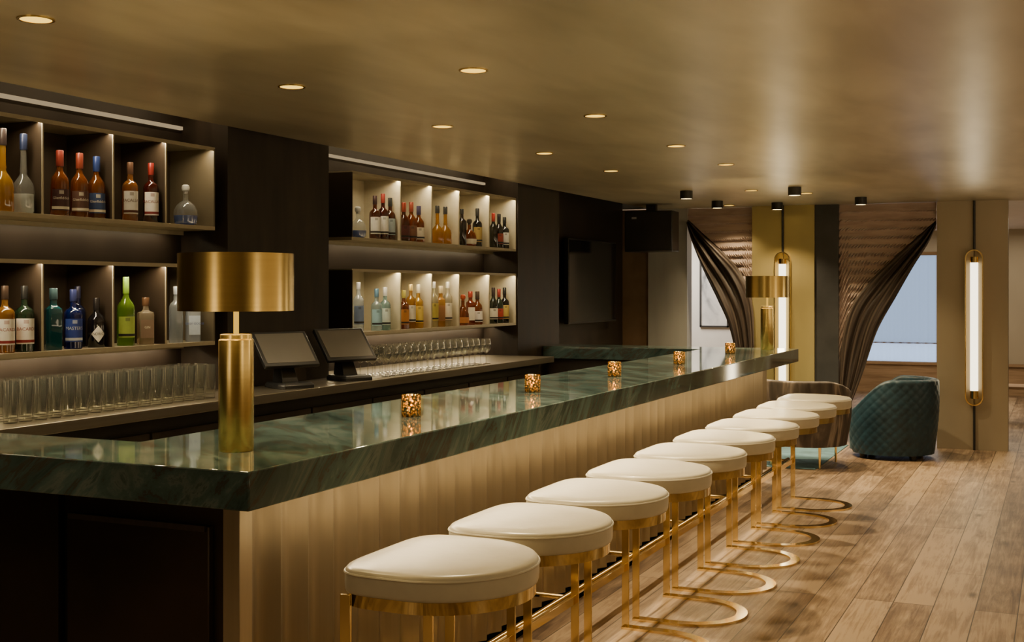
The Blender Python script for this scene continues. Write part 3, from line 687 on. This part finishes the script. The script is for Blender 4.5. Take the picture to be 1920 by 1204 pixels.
# ================================================================= CURTAINS, BLINDS
def resample(P, n):
    P = [Vector(p) for p in P]; Q = []
    for i in range(len(P)-1):
        p0_, p1_, p2_, p3_ = P[max(0,i-1)], P[i], P[i+1], P[min(len(P)-1,i+2)]
        for k in range(8):
            t_ = k/8; Q.append(.5*((2*p1_)+(p2_-p0_)*t_+(2*p0_-5*p1_+4*p2_-p3_)*t_*t_+(3*p1_-p0_-3*p2_+p3_)*t_**3))
    Q.append(P[-1]); P = Q; L = [0]
    for a, b in zip(P, P[1:]): L.append(L[-1]+(b-a).length)
    out = []
    for k in range(n+1):
        s_ = L[-1]*k/n; i = 0
        while i < len(L)-2 and L[i+1] < s_: i += 1
        out.append(P[i].lerp(P[i+1], (s_-L[i])/max(1e-6, L[i+1]-L[i])))
    return out
def drape(name, label, Apx, Bpx, Y, folds=3.0):
    n = 60; A_ = resample([atY(u, v, Y) for u, v in Apx], n); B_ = resample([atY(u, v, Y) for u, v in Bpx], n)
    def fn(a, b):
        j = b*n; i = min(n-1, int(j)); f = j-i
        p = A_[i].lerp(A_[i+1], f); q = B_[i].lerp(B_[i+1], f); r = p.lerp(q, a)
        w_ = a+.05*sin(5*b+7*a)
        return (r.x, r.y+.026*sin(w_*folds*2*pi+1.2*b)*(.6+.4*sin(4*b+1))+.008*sin(a*31+6*b)+.006*sin(a*17-5*b), r.z)
    o = obj(name, MB().grid(fn, 110, 60), M['drape'], ang=180)
    at = o.data.attributes.new('across', 'FLOAT', 'POINT')
    for j in range(61):
        for i in range(111): at.data[j*111+i].value = i/110+.03*sin(j*.09)
    return tag(o, label, 'curtain')
drape('drape','brown swagged drape pulled to the right over the left lounge opening',
      [(1290,412),(1318,438),(1352,470),(1386,508),(1408,560),(1414,640),(1414,800)], [(1288,418),(1297,455),(1318,508),(1344,562),(1366,612),(1380,680),(1388,800)], YB-.10)
drape('drape','brown swagged drape pulled to the left across the blue-lit window opening',
      [(1755,413),(1714,449),(1671,487),(1630,528),(1594,580),(1576,660),(1573,768)], [(1756,420),(1740,456),(1712,500),(1680,556),(1645,620),(1618,700),(1592,768)], YB-.08)
def blind(label, u0, u1, pts, Y):
    x0, x1 = atY(u0,500,Y).x, atY(u1,500,Y).x; W = [atY(u, v, Y) for u, v in pts]
    def zb(x):
        for a, b in zip(W, W[1:]):
            if a.x <= x <= b.x: return a.z+(b.z-a.z)*(x-a.x)/(b.x-a.x)
        return W[-1].z if x > W[-1].x else W[0].z
    def fn(a, b):
        x = x0+(x1-x0)*a; z = HC-.001-(HC-.001-zb(x))*b
        ph = ((HC-z)/.085) % 1.0; return (x, Y+.01-.040*ph**1.5, z)
    return tag(obj('roman_blind', MB().grid(fn, 30, 160), M['shade'], ang=30), label, 'blind')
blind('mauve pleated fabric blind above the left lounge opening', 1288, 1414, [(1288,420),(1352,485),(1395,545),(1414,610)], YB+.02)
blind('mauve pleated fabric blind above the right lounge opening', 1573, 1756, [(1573,680),(1592,610),(1625,555),(1668,510),(1710,470),(1756,428)], YB+.03)

# art, tv, speaker
a0 = atY(1312,475,14.98); a1 = atY(1366,614,14.98)
AO=((a0.x+a1.x)/2,14.98,a1.z)
ar = thing('framed_artwork','abstract grey ink artwork in a thin frame on the white lounge wall','picture',AO)
obj('frame', rel(MB().box(a0.x,a1.x,14.97,15.0,a1.z,a1.z+.02).box(a0.x,a1.x,14.97,15.0,a0.z-.02,a0.z).box(a0.x,a0.x+.02,14.97,15.0,a1.z,a0.z).box(a1.x-.02,a1.x,14.97,15.0,a1.z,a0.z), AO), M['char'], ar)
obj('print', rel(MB().box(a0.x+.02,a1.x-.02,14.985,15.0,a1.z+.02,a0.z-.02), AO), M['art'], ar)
tv = thing('television','large dark television on the black wall past the shelves','television',(XW+.002,11.45,1.22))
obj('bezel', MB().box(.045,.09,-.68,.68,0,.82), M['black'], tv, bevel=.004)
obj('display', MB().box(.09,.092,-.665,.665,.02,.805), M['tv'], tv)
obj('wall_bracket', MB().box(0,.045,-.2,.2,.25,.6), M['black'], tv)
sp_ = thing('hanging_speaker','black box speaker hanging below the ceiling in the far corner','speaker',(-3.78,11.85,1.93))
obj('cabinet', MB().box(-.25,.25,-.12,.12,.0,.41), M['black'], sp_, bevel=.01)
obj('grille', MB().box(-.235,.235,-.127,-.119,.015,.395), M['darker'], sp_)
obj('badge', MB().box(-.17,-.12,-.129,-.126,.33,.35), paint((.3,.3,.3)), sp_)
obj('ceiling_bracket', MB().box(-.05,.05,-.03,.03,.41,HC-1.93), M['black'], sp_)

# ================================================================= LOUNGE CHAIRS
def tub(label, loc, rz, quilt, mat, shell_z0, r0=.37, hb=.70, ha=.44, span=140, thick=.09, flat=45, belly=.045, chan=0):
    t = thing('tub_chair', label, 'armchair', loc, rz)
    n = 240; nz = 72 if quilt else 40; sp2 = radians(span)
    def hgt(a): 
        k = max(0, min(1, (abs(a)-radians(flat))/(sp2-radians(flat)))); k = k*k*(3-2*k)
        return hb+(ha-hb)*k
    def sect(a):
        h = hgt(a); P = []
        for j in range(nz+1):
            q = j/nz; z = shell_z0+(h-shell_z0)*q; R = r0+belly*sin(q*pi*.62)
            if quilt:
                k1 = a*14.0+z*36; k2 = a*14.0-z*36
                R += .0055*(abs(sin(k1))*abs(sin(k2)))**.4-.003
            if chan: R += chan*abs(sin(a*13))**.6
            P.append((R, z))
        Rt = P[-1][0]
        for k in range(1, 8):
            th = pi*k/8; P.append((Rt-thick/2+thick/2*cos(th), h+thick*.35*sin(th)))
        for j in range(10):
            q = 1-j/9; P.append((Rt-thick-.02*(1-q), max(.34, .34+(h-.34)*q)))
        return [(R*cos(pi+a), R*sin(pi+a), z) for R, z in P]
    rings = [sect(-sp2+2*sp2*i/n) for i in range(n+1)]
    obj('back_shell', MB().rings(rings), mat, t, ang=60)
    seat = [(s_, z) for s_, z in ((.28,shell_z0),(.335,shell_z0+.02),(.345,.36),(.34,.41),(.30,.435),(.15,.445))]
    obj('seat', MB().lathe(seat, 48, (.045,0,0)), mat, t, ang=60)
    return t
v = tub('dark blue quilted velvet tub armchair standing before the right lounge opening', (-1.44, 11.82, 0), radians(178), True, M['velvet'], .045, r0=.375, hb=.705, ha=.42, span=148, flat=82, belly=.045, thick=.075)
for x, y in ((.22,.22),(.22,-.22),(-.22,.22),(-.22,-.22)):
    obj('foot', MB().lathe([(.03,0),(.035,.05)], 16, (x,y,0)), M['black'], v)
v = tub('brown and grey streaked tub armchair on brass legs behind the farthest stool', (-2.08, 10.95, 0), radians(80), False, M['chairfab'], .19, r0=.355, hb=.745, ha=.60, thick=.05, chan=.008)
for x, y in ((.24,.2),(.24,-.2),(-.22,.22),(-.22,-.22)):
    obj('leg', MB().lathe([(.009,0.006),(.014,.21)], 14, (x,y,0)), M['brass'], v)
tag(obj('rug', MB().box(-3.5,-1.93,10.65,12.45,0,.006), M['rug']), 'mottled blue rug under the streaked armchair', 'rug')
p = atZ(1915, 792, 0)
st = thing('side_table','small wooden side table beyond the tan wall panel at the right edge','table',(p.x,p.y,0))
obj('tabletop', MB().box(-.3,.4,-.25,.25,.40,.43), M['wood'], st, bevel=.004)
for x, y in ((-.26,-.21),(-.26,.21),(.36,-.21),(.36,.21)): obj('leg', MB().box(x-.015,x+.015,y-.015,y+.015,0,.40), M['wood'], st)

# ================================================================= ROOM LIGHT
light('AREA', 'lounge_light', (-4.6, 13.9, HC-.05), 85, (1,.90,.76), shape='RECTANGLE', size=1.2, size_y=1.2)
light('AREA', 'lounge_light', (-1.2, 16.6, HC-.05), 90, (1,.84,.62), shape='RECTANGLE', size=2.5, size_y=3)
light('AREA', 'ceiling_fill', (2.7, 5.0, .8), 140, (1,.79,.50), rot=(pi,0,0), shape='RECTANGLE', size=1.6, size_y=9)  # added out of view, facing up to brighten the ceiling; no fitting there
light('AREA', 'ceiling_fill', (-3.0, -1.0, .8), 26, (1,.79,.50), rot=(pi,0,0), shape='RECTANGLE', size=1.6, size_y=1.6)  # second added ceiling fill, behind the camera
light('POINT', 'room_fill', (2.2, 2.0, 1.2), 18, (1,.79,.50), shadow_soft_size=.4)  # this and the next three: added fill points without any lamp
light('POINT', 'room_fill', (2.2, 7.0, 1.2), 20, (1,.79,.50), shadow_soft_size=.4)
light('POINT', 'room_fill', (1.5, 11.0, 1.2), 26, (1,.79,.50), shadow_soft_size=.4)
light('POINT', 'room_fill', (-2.6, -1.2, 1.3), 18, (1,.79,.50), shadow_soft_size=.4)
wd_ = bpy.data.worlds.new('world'); SC.world = wd_; wd_.use_nodes = True
wd_.node_tree.nodes['Background'].inputs[0].default_value = (.9,.7,.45,1); wd_.node_tree.nodes['Background'].inputs[1].default_value = .05
# ================================================================= CAMERA
cam = bpy.data.cameras.new('camera'); co = bpy.data.objects.new('camera', cam); COL.objects.link(co)
co.location = (0,0,CH); co.rotation_euler = (radians(90), 0, TH); cam.sensor_width = 36; cam.lens = F/1920*36; cam.shift_y = -59/1920
cam.clip_start = .05; SC.camera = co
